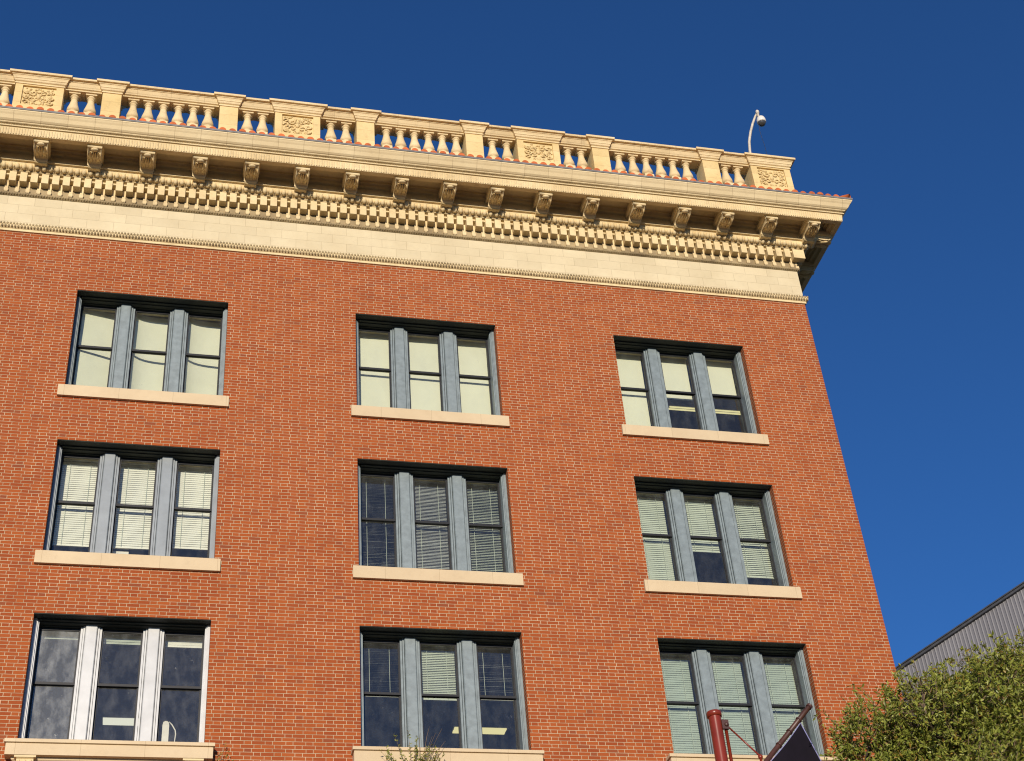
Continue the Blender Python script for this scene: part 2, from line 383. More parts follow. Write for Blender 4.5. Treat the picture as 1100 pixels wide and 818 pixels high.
# --- windows -------------------------------------------------------------
CAS, MUL = 0.086, 0.355
PW = (WW - 2 * CAS - 2 * MUL) / 3
PX = [CAS + k * (PW + MUL) for k in range(3)]       # left edge of each light
YG = 0.415
def frame_mesh():
    m = MB(); H = WH
    for s_ in (0, 1):                                  # stepped jamb casings
        for (a, b, y) in ((0.002, 0.046, 0.175), (0.046, 0.066, 0.195), (0.066, CAS, 0.225)):
            x0, x1 = (a, b) if s_ == 0 else (WW - b, WW - a)
            m.box(x0, x1, y, 0.47, 0.0, H - 0.012)
    m.box(0.004, WW - 0.004, 0.012, 0.170, H - 0.012, H - 0.001, 2)          # dark green strip added for the shade under the head
    for y, z in ((0.172, H - 0.035), (0.24, H - 0.05), (0.34, H - 0.065)):     # head, its shade put into the dark colour
        m.box(CAS, WW - CAS, y, 0.465, z, H - 0.003, 2)
    for k in (0, 1):                                   # mullions
        x = PX[k] + PW; c = x + MUL / 2
        m.box(c - 0.100, c + 0.100, 0.295, 0.46, 0.002, H - 0.04)
        m.add([(c - .1, .294, .002), (c + .1, .294, .002), (c + .085, .28, .002), (c - .085, .28, .002),
               (c - .1, .294, H - .03), (c + .1, .294, H - .03), (c + .085, .28, H - .03), (c - .085, .28, H - .03)],
              [(3, 2, 6, 7), (0, 3, 7, 4), (2, 1, 5, 6), (4, 7, 6, 5)])
        m.box(c - 0.135, c - 0.108, 0.325, 0.462, 0.002, H - 0.05); m.box(c + 0.108, c + 0.135, 0.325, 0.462, 0.002, H - 0.05)
        m.box(x + 0.001, c - 0.142, 0.345, 0.464, 0.002, H - 0.05); m.box(c + 0.142, x + MUL - 0.001, 0.345, 0.464, 0.002, H - 0.05)
        m.box(x + 0.06, x + MUL - 0.06, 0.466, 0.70, 0.0, H, 1)             # tan linings inside
    m.box(0.0, 0.035, 0.472, 0.70, 0.0, H, 1); m.box(WW - 0.035, WW, 0.472, 0.70, 0.0, H, 1)
    m.box(0.036, WW - 0.036, 0.472, 0.56, H - 0.05, H, 1)
    return m
fm = frame_mesh()
FRAME = {k: fm.mesh('window_frame', [M[k], M['tan'], M['head_shade']]) for k in ('paint', 'glare_paint', 'half_glare_paint')}
RAIL = 1.265
def sash_mesh(z0, z1, y, top):
    m = MB(); w = PW; st = 0.030
    m.box(0.001, st, y, y + 0.035, z0, z1); m.box(w - st, w - 0.001, y, y + 0.035, z0, z1)
    m.box(st, w - st, y, y + 0.035, z1 - 0.045, z1 - 0.001); m.box(st, w - st, y, y + 0.035, z0 + 0.001, z0 + (0.045 if top else 0.07))
    return m.mesh('sash', [M['sash']])
SASH_UP = sash_mesh(RAIL - 0.02, WH - 0.068, 0.395, True)
SASH_LO = sash_mesh(0.0, RAIL + 0.02, 0.432, False)
def pane_mesh(mat):
    m = MB(); w = PW
    for (z0, z1, y) in ((RAIL, WH - 0.09, 0.412), (0.06, RAIL - 0.01, 0.449)):
        m.quad((0.026, y, z0), (w - 0.026, y, z0), (w - 0.026, y, z1), (0.026, y, z1))
    return m.mesh('pane', [mat])
PANE = {k: pane_mesh(M[k]) for k in ('glass', 'dusty_glass', 'hazy_glass')}
SILL = MB(); SILL.rings(-0.112, WW + 0.105, -0.06, 0.40, [(0, -0.25), (0, -0.006), (-0.006, 0)]); SILL_ME = SILL.mesh('sill', M['sill'])

YBL = 0.60
def roller(z0, mat, sag=0.0, bow=None):
    """cloth shade; bow swings it away from the glass towards the right, as a shade that hangs askew"""
    m = MB(); n = 10; nx = 8
    yy = lambda a, b: YBL + sag * math.sin(a * 9 + b * 2) * 0.006 + (bow(b) * (1 - 0.5 * a) if bow else 0.0)
    vs_ = [(PW * i / nx, yy(j / n, i / nx), z0 + (WH - 0.02 - z0) * j / n) for j in range(n + 1) for i in range(nx + 1)]
    m.add(vs_, [(j * (nx + 1) + i, j * (nx + 1) + i + 1, (j + 1) * (nx + 1) + i + 1, (j + 1) * (nx + 1) + i) for j in range(n) for i in range(nx)], 0, True)
    return m.mesh('blind', [M[mat]])
def venetian(z0, mat, tilt, pitch=0.045, depth=0.05, z1=None, cords=True, rnd=0):
    """horizontal slats; tilt > 0 lowers the street-side edge"""
    m = MB(); z1 = WH - 0.05 if z1 is None else z1
    rg = random.Random(rnd); n = int((z1 - z0) / pitch)
    for i in range(n):
        z = z0 + pitch * (i + 0.5); t = R(tilt + rg.uniform(-3, 3)); dy, dz = math.cos(t) * depth / 2, math.sin(t) * depth / 2
        sag = rg.uniform(-0.003, 0.003)
        m.quad((0.006, YBL - dy, z - dz), (PW - 0.006, YBL - dy, z - dz + sag), (PW - 0.006, YBL + dy, z + dz + sag), (0.006, YBL + dy, z + dz))
    m.box(0.004, PW - 0.004, YBL - 0.025, YBL + 0.025, z1 + 0.004, z1 + 0.045)
    m.box(0.004, PW - 0.004, YBL - 0.02, YBL + 0.02, z0 - 0.02, z0 - 0.004)
    if cords:
        for x in (0.16, PW - 0.16): m.box(x - 0.003, x + 0.003, YBL - 0.034, YBL - 0.030, z0, z1, 1)
    return m.mesh('blind', [M[mat], M['pale_slat']])
def bunched(zc, h, mat, rnd):
    m = MB(); rg = random.Random(rnd); n = 9
    for i in range(n):
        z = zc - h / 2 + h * i / n; y = YBL + rg.uniform(-0.008, 0.008)
        m.box(0.01, PW - 0.01, y - 0.025, y + 0.025, z, z + h / n - 0.004)
    for x in (0.16, PW - 0.16): m.box(x - 0.003, x + 0.003, YBL - .002, YBL + .002, zc + h / 2, WH)
    return m.mesh('blind', [M[mat]])
FULL = 0.02
def blinds_for(c, r):
    """three blind meshes for column c, row r (0 bottom, 2 top)"""
    if r == 2:
        if c == 2:
            return [roller(FULL, 'shade'), roller(20.545 - ZT[2] + WH, 'shade'), roller(20.70 - ZT[2] + WH, 'shade')]
        if c <= 0: return [roller(FULL, 'shade', 1, lambda b: -0.13 + 0.24 * b), roller(FULL, 'shade', 1, lambda b: -0.13 + 0.26 * (1 - math.exp(-4 * b))), roller(FULL, 'shade', 1, lambda b: -0.12 + 0.24 * (1 - math.exp(-4 * b)))]
        return [roller(FULL, 'shade', 1.0) for _ in range(3)]
    if r == 1:
        o = ZT[1] - WH
        if c == 0 or c == -1: return [venetian(z - o, 'cream_slat', 76, rnd=k) for k, z in enumerate((16.20, 16.21, 16.26))]
        if c == 1: return [venetian(FULL, 'grey_slat', 32, 0.032, 0.036, rnd=4), venetian(FULL, 'grey_slat', 46, 0.032, 0.036, rnd=5), venetian(FULL, 'pale_slat', 44, 0.036, 0.040, rnd=6)]
        return [venetian(FULL, 'pale_slat', 72, rnd=7), venetian(16.78 - o, 'pale_slat', 72, rnd=8), venetian(16.25 - o, 'pale_slat', 66, rnd=9)]
    o = ZT[0] - WH
    if c == 0 or c == -1: return [bunched(14.385 - o, 0.135, 'pale_slat', 1), bunched(14.355 - o, 0.17, 'pale_slat', 2), bunched(14.345 - o, 0.20, 'cream_slat', 3)]
    if c == 1: return [venetian(13.45 - o, 'grey_slat', 26, 0.034, 0.036, rnd=11), venetian(13.42 - o, 'pale_slat', 58, 0.034, 0.038, rnd=12), venetian(13.45 - o, 'grey_slat', 28, 0.034, 0.036, rnd=13)]
    return [venetian(FULL, 'sage_slat', 75, rnd=20 + k) for k in range(3)]

LEDGE = MB()
x0, x1 = -0.165, WW + 0.155
LEDGE.rings(x0 + .22, x1 - .22, -0.005, 0.40, [(0.20, -0.262), (0.20, -0.075), (0.19, -0.072), (0.19, -0.064), (0.225, -0.060), (0.225, -0.006), (0.219, 0.0)])
LEDGE.rings(x0 + .22, x1 - .22, -0.005, 0.12, [(0.06, -0.42), (0.06, -0.33), (0.10, -0.30), (0.11, -0.263)])
LEDGE_ME = LEDGE.mesh('ledge', M['sill'])
CON = MB()
CON.prism_x([(0, -0.266), (0.185, -0.266), (0.185, -0.305), (0.165, -0.318), (0.16, -0.345), (0.185, -0.37), (0.19, -0.43), (0.165, -0.50), (0.11, -0.58), (0.08, -0.72), (0.09, -0.82), (0.06, -0.88), (0, -0.90)], -0.13, 0.13)
CON.box(-0.165, 0.165, -0.20, 0.0, -0.300, -0.268)
for x in (-0.09, 0, 0.09): CON.ell((x, -0.16, -0.40), 0.035, 0.05, 0.075)
CON_ME = CON.mesh('console', M['stone'])

for c in (-1, 0, 1, 2):
    for r in (0, 1, 2):
        paint = 'paint'
        if c <= 0: paint = {0: 'glare_paint', 1: 'half_glare_paint', 2: 'paint'}[r]  # left column frames carry painted sun glare, strongest in the bottom row
        base = (c * BAY, 0, ZT[r] - WH)
        w = put('window', FRAME[paint], B, base)
        bl = blinds_for(c, r)
        for k in range(3):
            put('sash', SASH_UP, w, (PX[k], 0, 0)); put('sash', SASH_LO, w, (PX[k], 0, 0))
            gm = 'glass'
            if r == 0 and c <= 0: gm = 'dusty_glass' if k == 0 else 'hazy_glass'
            put('pane', PANE[gm], w, (PX[k], 0, 0))
            put('blind', bl[k], w, (PX[k], 0, 0))
        if r == 0:
            put('ledge', LEDGE_ME, w)
            for x in (0.17, WW - 0.17): put('console', CON_ME, w, (x, 0, 0))
        else: put('sill', SILL_ME, w, (0, 0, -0.028))

# --- cornice -----------------------------------------------------------
def row_positions(pitch, phase, lo, hi):
    k = math.ceil((lo - phase) / pitch); out = []
    while phase + k * pitch <= hi: out.append(phase + k * pitch); k += 1
    return out
def along(P, pitch, phase, lo=XL, front=True, side=True, inset=0.0):
    """positions and outward direction of a repeated ornament on the front and right side"""
    o = []
    if front: o += [((x, -P), 0) for x in row_positions(pitch, phase, lo, XE + P - inset)]
    if side: o += [((XE + P, y), 1) for y in row_positions(pitch, pitch * 0.5 - P + inset, -P + inset, YB)]
    return o
def bead_row(m, P, z, pitch, phase, ra, rp, rz, nu=6, nv=4, mi=0, side=True, lo=-4.5):
    for (x, y), d in along(P, pitch, phase, lo, True, side):
        m.ell((x, y, z), ra if d == 0 else rp, rp if d == 0 else ra, rz, nu, nv, mi)

CO = MB()      # corona and the mouldings above it: the body of the cornice
CO.sweep([(0.80, 24.985), (0.815, 24.885), (0.924, 24.877), (0.930, 24.90), (0.950, 25.035), (0.952, 25.055), (0.985, 25.062),
          (0.99, 25.085), (0.965, 25.10), (0.965, 25.118), (1.005, 25.128), (1.018, 25.140), (0.9, 25.146)])
for (x, y), d in along(0.935, 0.053, 0.02, -4.5, True, True):       # tongues on the corona face
    h = 0.017
    for (dx, dy) in [((h, 0), (0, -1))] if d == 0 else [((0, h), (1, 0))]:
        a = Vector((dx[0] if isinstance(dx, tuple) else dx, 0, 0)) if False else Vector((h, 0, 0)) if d == 0 else Vector((0, h, 0))
        o_ = Vector((0, -1, 0)) if d == 0 else Vector((1, 0, 0))
        lo_ = Vector((x, y, 24.888)) - o_ * 0.008; hi_ = Vector((x, y, 25.030)) + o_ * 0.012
        vs_ = [lo_ - a, lo_ - a * 0.5 + o_ * 0.014, lo_ + a * 0.5 + o_ * 0.014, lo_ + a, hi_ - a, hi_ - a * 0.5 + o_ * 0.016, hi_ + a * 0.5 + o_ * 0.016, hi_ + a]
        CO.add(vs_, [(0, 1, 5, 4), (1, 2, 6, 5), (2, 3, 7, 6), (4, 5, 6, 7), (3, 2, 1, 0)], 0)
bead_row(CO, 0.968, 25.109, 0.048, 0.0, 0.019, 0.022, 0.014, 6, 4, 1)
cornice = CO.build('cornice', [M['stone'], M['soot_shade']], B)

m = MB(); m.sweep([(-0.02, 23.066), (0.026, 23.066), (0.030, 23.070), (0.030, 23.118), (0.045, 23.126), (0.070, 23.15), (0.078, 23.19), (0.070, 23.23), (0.045, 23.258), (0.007, 23.272)])
for (x, y), d in along(0.068, 0.062, 0.01, -4.5):
    for s_ in (0, 1):
        zz = 23.165 + 0.055 * s_; q = 0.031 * s_
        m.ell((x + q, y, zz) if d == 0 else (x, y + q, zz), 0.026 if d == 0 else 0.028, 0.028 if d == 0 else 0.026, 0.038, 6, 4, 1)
m.build('leaf_moulding', [M['stone'], M['soot_shade']], cornice)
m = MB(); m.sweep([(0.005, 23.268), (0.006, 24.045)]); m.build('frieze', M['frieze'], cornice)

DP = 1.0615 / 5; DPH = -1.02 + DP / 2
m = MB(); m.sweep([(-0.02, 24.036), (0.022, 24.038), (0.030, 24.045), (0.046, 24.060), (0.060, 24.085), (0.060, 24.098), (0.018, 24.104), (0.014, 24.470)], 1)  # dark wall colour stands for the shade behind and below the dentils
m.sweep([(0.014, 24.470), (0.130, 24.488), (0.150, 24.495), (0.152, 24.530), (0.120, 24.540), (0.120, 24.556), (0.205, 24.560), (0.213, 24.572), (0.200, 24.583), (-0.02, 24.585)])
for (x, y), d in along(0.09, DP, DPH + DP / 2, -4.5):
    for (za, zb_, p, hw) in ((24.215, 24.44, 0.045, 0.034), (24.106, 24.200, 0.075, 0.040)):
        if d == 0: m.rings(x - hw, x + hw, -p, 0.0, [(-0.012, za), (0, za + 0.02), (0, zb_)])
        else: m.rings(XE, XE + p, y - hw, y + hw, [(-0.012, za), (0, za + 0.02), (0, zb_)])
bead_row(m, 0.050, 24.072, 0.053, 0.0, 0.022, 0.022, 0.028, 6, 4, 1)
m.build('dentil_band', [M['stone'], M['soot_shade']], cornice)
D = MB(); D.rings(-0.069, 0.069, -0.195, -0.024, [(-0.004, 24.302), (0, 24.306), (0, 24.555)])
D_ME = D.mesh('dentil', M['stone'])
dent = along(0.0, DP, DPH, -4.2, True, False)
vis = [q for q in dent if q[0][0] > -2.0]
for (x, y), d in vis: put('dentil', D_ME, cornice, (x, 0, 0))
m = MB()
for (x, y), d in dent:
    if x <= -2.0: m.box(x - 0.073, x + 0.073, -0.195, -0.024, 24.300, 24.557)
for y in row_positions(DP, -0.12, -0.12, YB): m.box(XE + 0.024, XE + 0.195, y - 0.073, y + 0.073, 24.300, 24.557)
struct(m.build('dentil', M['stone'], cornice), 'stuff')

m = MB(); m.sweep([(0.15, 24.580), (0.215, 24.586), (0.245, 24.610), (0.280, 24.655), (0.300, 24.710), (0.302, 24.732), (0.350, 24.734), (0.355, 24.738), (0.355, 24.750), (0.300, 24.756), (0.300, 24.985)])
EP = 1.0615 / 8
for (x, y), d in along(0.268, EP, -1.02 + EP / 2, -4.2):
    s_ = (d == 0)
    m.ell((x, y, 24.650), 0.055 if s_ else 0.062, 0.062 if s_ else 0.055, 0.080, 10, 7)
    o2 = EP / 2
    m.ell((x + o2, y, 24.655) if s_ else (x, y + o2, 24.655), 0.014 if s_ else 0.038, 0.038 if s_ else 0.014, 0.066, 6, 5)
m.build('egg_and_dart', M['stone'], cornice)

# soffit with a sunk panel between each pair of brackets
BRX = [-3.14, -2.08, -1.02, 0.04, 1.10, 2.17, 3.24, 4.30, 5.355, 6.42, 7.47, 8.52, 9.60, 10.68, 11.74, 12.81, 13.83, 14.88, 15.92]
def soffit_panel(x0, x1, y0, y1):
    m = MB(); cx, cy, hx, hy = (x0 + x1) / 2, (y0 + y1) / 2, (x1 - x0) / 2, (y1 - y0) / 2
    st = [(0, 24.96), (0.080, 24.96), (0.085, 25.03), (0.10, 25.035), (0.115, 25.045), (0.125, 25.05), (0.128, 25.03), (0.145, 25.028), (0.15, 25.075), (0.16, 25.08)]
    vs_ = []; fs = []
    for (o, z) in st: vs_ += [(cx - hx + o, cy - hy + o, z), (cx + hx - o, cy - hy + o, z), (cx + hx - o, cy + hy - o, z), (cx - hx + o, cy + hy - o, z)]
    for j in range(len(st) - 1):
        for k in range(4): fs.append((j * 4 + k, (j + 1) * 4 + k, (j + 1) * 4 + (k + 1) % 4, j * 4 + (k + 1) % 4))
    n = len(st) - 1; fs.append((n * 4, n * 4 + 3, n * 4 + 2, n * 4 + 1)); m.add(vs_, fs)
    return m
sy0, sy1 = -0.805, -0.298
for i in range(len(BRX) - 1):
    soffit_panel(BRX[i] + 0.002, BRX[i + 1] - 0.002, sy0, sy1).build('soffit_panel', M['stone'], cornice)
soffit_panel(XE + 0.265, XE + 0.805, -0.805, -0.30).build('soffit_panel', M['stone'], cornice)
SBY = [-0.295 + 1.06 * k for k in range(0, 13)]
for i in range(len(SBY) - 1):
    soffit_panel(XE + 0.298, XE + 0.805, SBY[i] + 0.002, SBY[i + 1] - 0.002).build('soffit_panel', M['stone'], cornice)
m = MB(); m.quad((XL, -0.8, 24.965), (XL, -0.25, 24.965), (BRX[0], -0.25, 24.965), (BRX[0], -0.8, 24.965)); m.build('soffit', M['stone'], cornice)

def bracket_mesh():
    m = MB()
    m.prism_x([(0.245, 24.958), (0.835, 24.958), (0.84, 24.86), (0.852, 24.835), (0.852, 24.805), (0.79, 24.79), (0.755, 24.772),
               (0.745, 24.745), (0.72, 24.725), (0.66, 24.715), (0.58, 24.730), (0.52, 24.735), (0.48, 24.715), (0.455, 24.680),
               (0.42, 24.655), (0.36, 24.648), (0.295, 24.66), (0.245, 24.68)], -0.125, 0.125)
    m.rings(-0.150, 0.150, -0.845, -0.247, [(0, 24.862), (0.012, 24.866), (0.016, 24.885), (0.020, 24.915), (0.024, 24.957)])
    m.tube([(-0.145, -0.845, 24.828), (0.145, -0.845, 24.828)], 0.030, 10)         # front roll
    m.ell((0, -0.830, 24.768), 0.080, 0.055, 0.034, 10, 6)
    for s_ in (-1, 1):                                 # acanthus leaf below, side rolls
        m.tube([(s_ * 0.075, -0.79, 24.745), (s_ * 0.085, -0.70, 24.71), (s_ * 0.06, -0.60, 24.715), (s_ * 0.04, -0.50, 24.72)], [0.018, 0.032, 0.028, 0.012], 8, 1)
        m.tube([(s_ * 0.02, -0.78, 24.74), (s_ * 0.03, -0.68, 24.705), (s_ * 0.09, -0.57, 24.72), (s_ * 0.10, -0.50, 24.72)], [0.010, 0.020, 0.018, 0.008], 8, 1)
        m.tube([(s_ * 0.128, -0.83, 24.82), (s_ * 0.130, -0.79, 24.74), (s_ * 0.130, -0.64, 24.725), (s_ * 0.130, -0.52, 24.74), (s_ * 0.130, -0.45, 24.69)], 0.014, 6)
    m.tube([(-0.12, -0.40, 24.672), (0.12, -0.40, 24.672)], 0.034, 8, 1)
    return m.mesh('bracket', [M['stone'], M['carved']])
BR_ME = bracket_mesh()
for x in BRX: put('bracket', BR_ME, cornice, (x, 0, 0))
for y in SBY: put('bracket', BR_ME, cornice, (XE, y, 0), R(90))

m = MB(); m.sweep([(0.99, 25.128), (1.018, 25.136), (1.022, 25.150), (1.045, 25.160), (1.075, 25.185), (1.095, 25.22), (1.115, 25.255), (1.140, 25.285), (1.160, 25.315), (1.172, 25.328), (1.173, 25.350), (1.10, 25.354)])
m.build('gutter', M['gutter'], cornice)
m = MB(); m.sweep([(1.12, 25.355), (1.182, 25.357), (1.190, 25.380), (1.186, 25.400), (1.160, 25.412), (1.10, 25.425), (1.05, 25.44)]); m.build('flashing', M['lead'], cornice)
# clay tile skirt above the gutter
m = MB(); m.sweep([(1.13, 25.398), (1.12, 25.418), (0.28, 25.735)])
def barrel(m, x, y, d, r=0.074, p0=1.145, p1=0.30, z0=25.44):
    z1 = z0 + (p0 - p1) * 0.378
    n = 8; vs_ = []; fs = []
    rr = random.Random(int(x * 977 + y * 131)); dz = rr.uniform(-0.006, 0.006); dl = rr.uniform(-0.015, 0.012)
    for (P, z) in ((p0 + dl, z0), (p1, z1)):
        for i in range(n + 1):
            a = math.pi * i / n
            if d == 0: vs_.append((x - r * math.cos(a), -P, z + dz + r * 1.05 * math.sin(a)))
            else: vs_.append((XE + P, y - r * math.cos(a), z + dz + r * 1.05 * math.sin(a)))
    for i in range(n): fs.append((i, i + 1, n + 2 + i, n + 1 + i))
    m.add(vs_, fs, 0, True); m.add(vs_[:n + 1], [tuple(range(n + 1))[::-1]])
TP = 0.2045
for x in row_positions(TP, -1.734 + 0.02, -5.5, XE + 1.02): barrel(m, x, 0, 0, p1=max(0.30, x - XE + 0.08))
for y in row_positions(TP, -0.98, -0.98, YB): barrel(m, 0, y, 1, p1=max(0.30, -y + 0.08))
m.tube([(XE + 1.15, -1.15, 25.455), (XE + 0.95, -0.95, 25.53), (XE + 0.30, -0.30, 25.78)], [0.082, 0.080, 0.080], 10)
m.build('roof_tiles', M['tile'], cornice)

# --- balustrade ----------------------------------------------------------
BY0, BY1 = -0.29, 0.16
CAPP = [(-0.002, 27.09), (0.020, 27.095), (0.022, 27.125), (0.010, 27.135), (0.004, 27.152), (0.034, 27.168), (0.045, 27.195), (0.048, 27.21), (0.060, 27.215), (0.066, 27.25), (0.082, 27.285), (0.096, 27.29), (0.096, 27.315), (0.140, 27.318), (0.146, 27.340), (0.146, 27.372), (0.138, 27.38)]
RL = MB()
rail_prof = [(0.20, 27.112), (0.222, 27.114), (0.226, 27.135), (0.206, 27.145), (0.206, 27.162), (0.240, 27.174), (0.250, 27.20), (0.262, 27.215), (0.275, 27.25), (0.288, 27.285), (0.300, 27.29), (0.300, 27.315), (0.345, 27.318), (0.350, 27.340), (0.350, 27.368)]
rail_prof = [(p + 0.015 + max(0.0, p - 0.26) * 0.25, z) for p, z in rail_prof]
prof = [(-p, z) for p, z in rail_prof] + [(0.02 + (p - 0.20), z) for p, z in rail_prof[::-1]]
def prism_line(m, prof_yz, x0, x1, mi=0):
    n = len(prof_yz); vs_ = [(x0, y, z) for y, z in prof_yz] + [(x1, y, z) for y, z in prof_yz]
    fs = [(i, n + i, n + (i + 1) % n, (i + 1) % n) for i in range(n)]; fs += [tuple(range(n)), tuple(range(n, 2 * n))[::-1]]
    m.add(vs_, fs, mi)
prism_line(RL, prof, -6.0, XE + 0.1)
M['rail'] = stone_material('rail_terracotta', CR1, CR2, 0.35, (0.72, 0, 0, 0, 0.008))
balus = RL.build('balustrade', M['rail'], B)
m = MB(); m.rings(-6.0, XE + 0.27, -0.27, 0.14, [(0, 25.70), (0, 26.35), (-0.02, 26.37), (-0.02, 26.40)]); m.build('plinth', M['stone'], balus)
PIER = MB(); PIER.rings(-0.20, 0.20, BY0, BY1, [(0.0, 26.30), (0, 27.092)], 0); PIER.rings(-0.20, 0.20, BY0, BY1, CAPP, 1); PIER_ME = PIER.mesh('pier', [M['yellow_stone'], M['stone']])
def pedestal_mesh(seed):
    m = MB(); rg = random.Random(seed)
    h, z0, z1, cw, c0, c1 = 0.50, 26.30, 27.092, 0.345, 26.475, 27.06
    y = BY0
    # front face as a frame round the sunk panel
    for (a, b, c, d) in ((-h, h, z0, c0), (-h, h, c1, z1), (-h, -cw, c0, c1), (cw, h, c0, c1)):
        m.quad((a, y, c), (b, y, c), (b, y, d), (a, y, d), 0)
    for (p, q) in (((-cw, c0), (cw, c0)), ((cw, c0), (cw, c1)), ((cw, c1), (-cw, c1)), ((-cw, c1), (-cw, c0))):
        m.quad((p[0], y, p[1]), (q[0], y, q[1]), (q[0], y + 0.05, q[1]), (p[0], y + 0.05, p[1]), 0)
    m.quad((-h, BY1, z0), (-h, y, z0), (-h, y, z1), (-h, BY1, z1)); m.quad((h, y, z0), (h, BY1, z0), (h, BY1, z1), (h, y, z1))
    m.quad((h, BY1, z0), (-h, BY1, z0), (-h, BY1, z1), (h, BY1, z1))
    m.quad((-cw, y + 0.044, c0), (cw, y + 0.044, c0), (cw, y + 0.044, c1), (-cw, y + 0.044, c1), 1)
    # foliate carving: mirrored scrolls and leaves standing off the sunk ground
    zc = (c0 + c1) / 2
    def sp(x, z, rx, rz, ry=0.032):
        for s_ in (-1, 1): m.ell((s_ * x, y + 0.045, z), rx, ry, rz, 8, 5, 1)
    for cx, cz, r0 in ((0.11, zc + 0.10, 0.085), (0.11, zc - 0.11, 0.085), (0.245, zc + 0.13, 0.065), (0.245, zc - 0.02, 0.07), (0.245, zc - 0.17, 0.06)):
        for s_ in (-1, 1):
            pts = []; tw = rg.choice((-1, 1))
            for i in range(13):
                a = i * 0.55 * tw + rg.uniform(-.1, .1); r = r0 * (1 - i / 15)
                pts.append((s_ * (cx + r * math.cos(a)), y + 0.030 - 0.008 * math.sin(i), cz + r * math.sin(a)))
            m.tube(pts, [0.020 - 0.0008 * i for i in range(13)], 6, 1)
    for k in range(46):
        sp(rg.uniform(0.01, cw - 0.03), rg.uniform(c0 + 0.03, c1 - 0.03), rg.uniform(0.012, 0.035), rg.uniform(0.012, 0.035), rg.uniform(0.02, 0.040))
    m.ell((0, y + 0.04, zc), 0.05, 0.04, 0.07, 10, 6, 1)
    m.rings(-h, h, BY0, BY1, CAPP, 2)
    return m.mesh('pedestal', [M['yellow_stone'], M['carved'], M['stone']])
PED = [pedestal_mesh(s_) for s_ in (1, 2, 3, 4)]
pedx = [-1.307, 4.22, 9.74, 15.47]; pierx = [-2.81, 0.20, 2.707, 5.737, 8.234, 11.24, 13.95]
for i, x in enumerate(pedx): put('pedestal', PED[i], balus, (x, 0, 0))
for x in pierx: put('pier', PIER_ME, balus, (x, 0, 0))
BL = MB()
BL.rings(-0.105, 0.105, -0.185, 0.025, [(0, 26.402), (0, 26.535), (-0.01, 26.548)])
BL.lathe([(0.082, 26.548), (0.092, 26.56), (0.080, 26.575), (0.104, 26.592), (0.121, 26.62), (0.124, 26.655), (0.116, 26.70), (0.100, 26.76), (0.084, 26.83), (0.072, 26.90), (0.064, 26.955), (0.062, 26.972), (0.076, 26.978), (0.076, 26.990), (0.062, 26.996), (0.062, 27.028), (0.085, 27.040), (0.090, 27.053), (0.078, 27.060), (0.096, 27.070), (0.100, 27.076)], 18, (0, -0.08, 0))
BL.rings(-0.105, 0.105, -0.185, 0.025, [(0, 27.074), (0.007, 27.081), (0.007, 27.1105)])
BL.v = [(x * 1.07, -0.08 + (y + 0.08) * 1.07, z) for x, y, z in BL.v]
BL_ME = BL.mesh('baluster', M['stone'])
def fill(a, b, n, ends):
    for i in range(n):
        put('baluster', BL_ME, balus, (a + (b - a) * i / (n - 1), 0, 0))
fill(0.66, 2.27, 6, 0); fill(6.24, 7.85, 6, 0); fill(11.74, 13.40, 6, 0); fill(-4.9, -3.27, 6, 0)
for a, b in ((-2.36, -2.02), (-0.585, -0.235), (3.13, 3.46), (4.98, 5.32), (8.70, 9.04), (10.50, 10.82), (14.38, 14.69)):
    put('baluster', BL_ME, balus, (a, 0, 0)); put('baluster', BL_ME, balus, (b, 0, 0))
# side run of the balustrade along the right-hand roof edge
m = MB(); prism_line(m, prof, 0.30, YB - 0.3); o = m.build('rail', M['rail'], balus); o.rotation_euler = (0, 0, R(90)); o.location = (XE, 0, 0)
m = MB(); m.rings(0.16, YB - 0.3, -0.27, 0.14, [(0, 25.70), (0, 26.35), (-0.02, 26.40)]); o = m.build('plinth', M['stone'], balus); o.rotation_euler = (0, 0, R(90)); o.location = (XE, 0, 0)
for y in (1.7, 4.2, 7.2, 9.7, 12.5): put('pier', PIER_ME, balus, (XE, y, 0), R(90))
for y in (0.75, 1.1, 2.3, 2.65, 3.0, 3.3, 3.65): put('baluster', BL_ME, balus, (XE, y, 0), R(90))

# ------------------------------------------------------------------ ceiling lights in the lit rooms
def ceiling_light(x0, x1, y0, y1, z, label, mat, tubes=2, gap=0.15):
    e = empty('ceiling_light', ((x0 + x1) / 2, (y0 + y1) / 2, z)); tag(e, label, 'ceiling light', 'fluorescent ceiling lights inside the rooms')
    hx, hy = (x1 - x0) / 2, (y1 - y0) / 2
    m = MB(); m.box(-hx - .02, hx + .02, -hy, hy, 0.0, 0.06); m.build('housing', M['lead'], e)
    w = 2 * hy / tubes
    for k in range(tubes):
        m = MB(); m.box(-hx, hx, -hy + k * w + w * gap, -hy + (k + 1) * w - w * gap, -0.03, -0.002); m.build('diffuser', M[mat], e)
ceiling_light(8.05, 9.13, 4.37, 4.66, 14.68, 'yellow fluorescent ceiling light seen through middle and right panes of lower middle window', 'tube')
ceiling_light(1.14, 1.90, 4.36, 4.68, 14.68, 'pale fluorescent ceiling light seen through the dusty lower left window', 'tube_w')
ceiling_light(13.1, 14.95, 2.56, 2.72, 21.90, 'thin yellow twin-tube ceiling light behind half raised shades of top right window', 'tube', 2, 0.33)

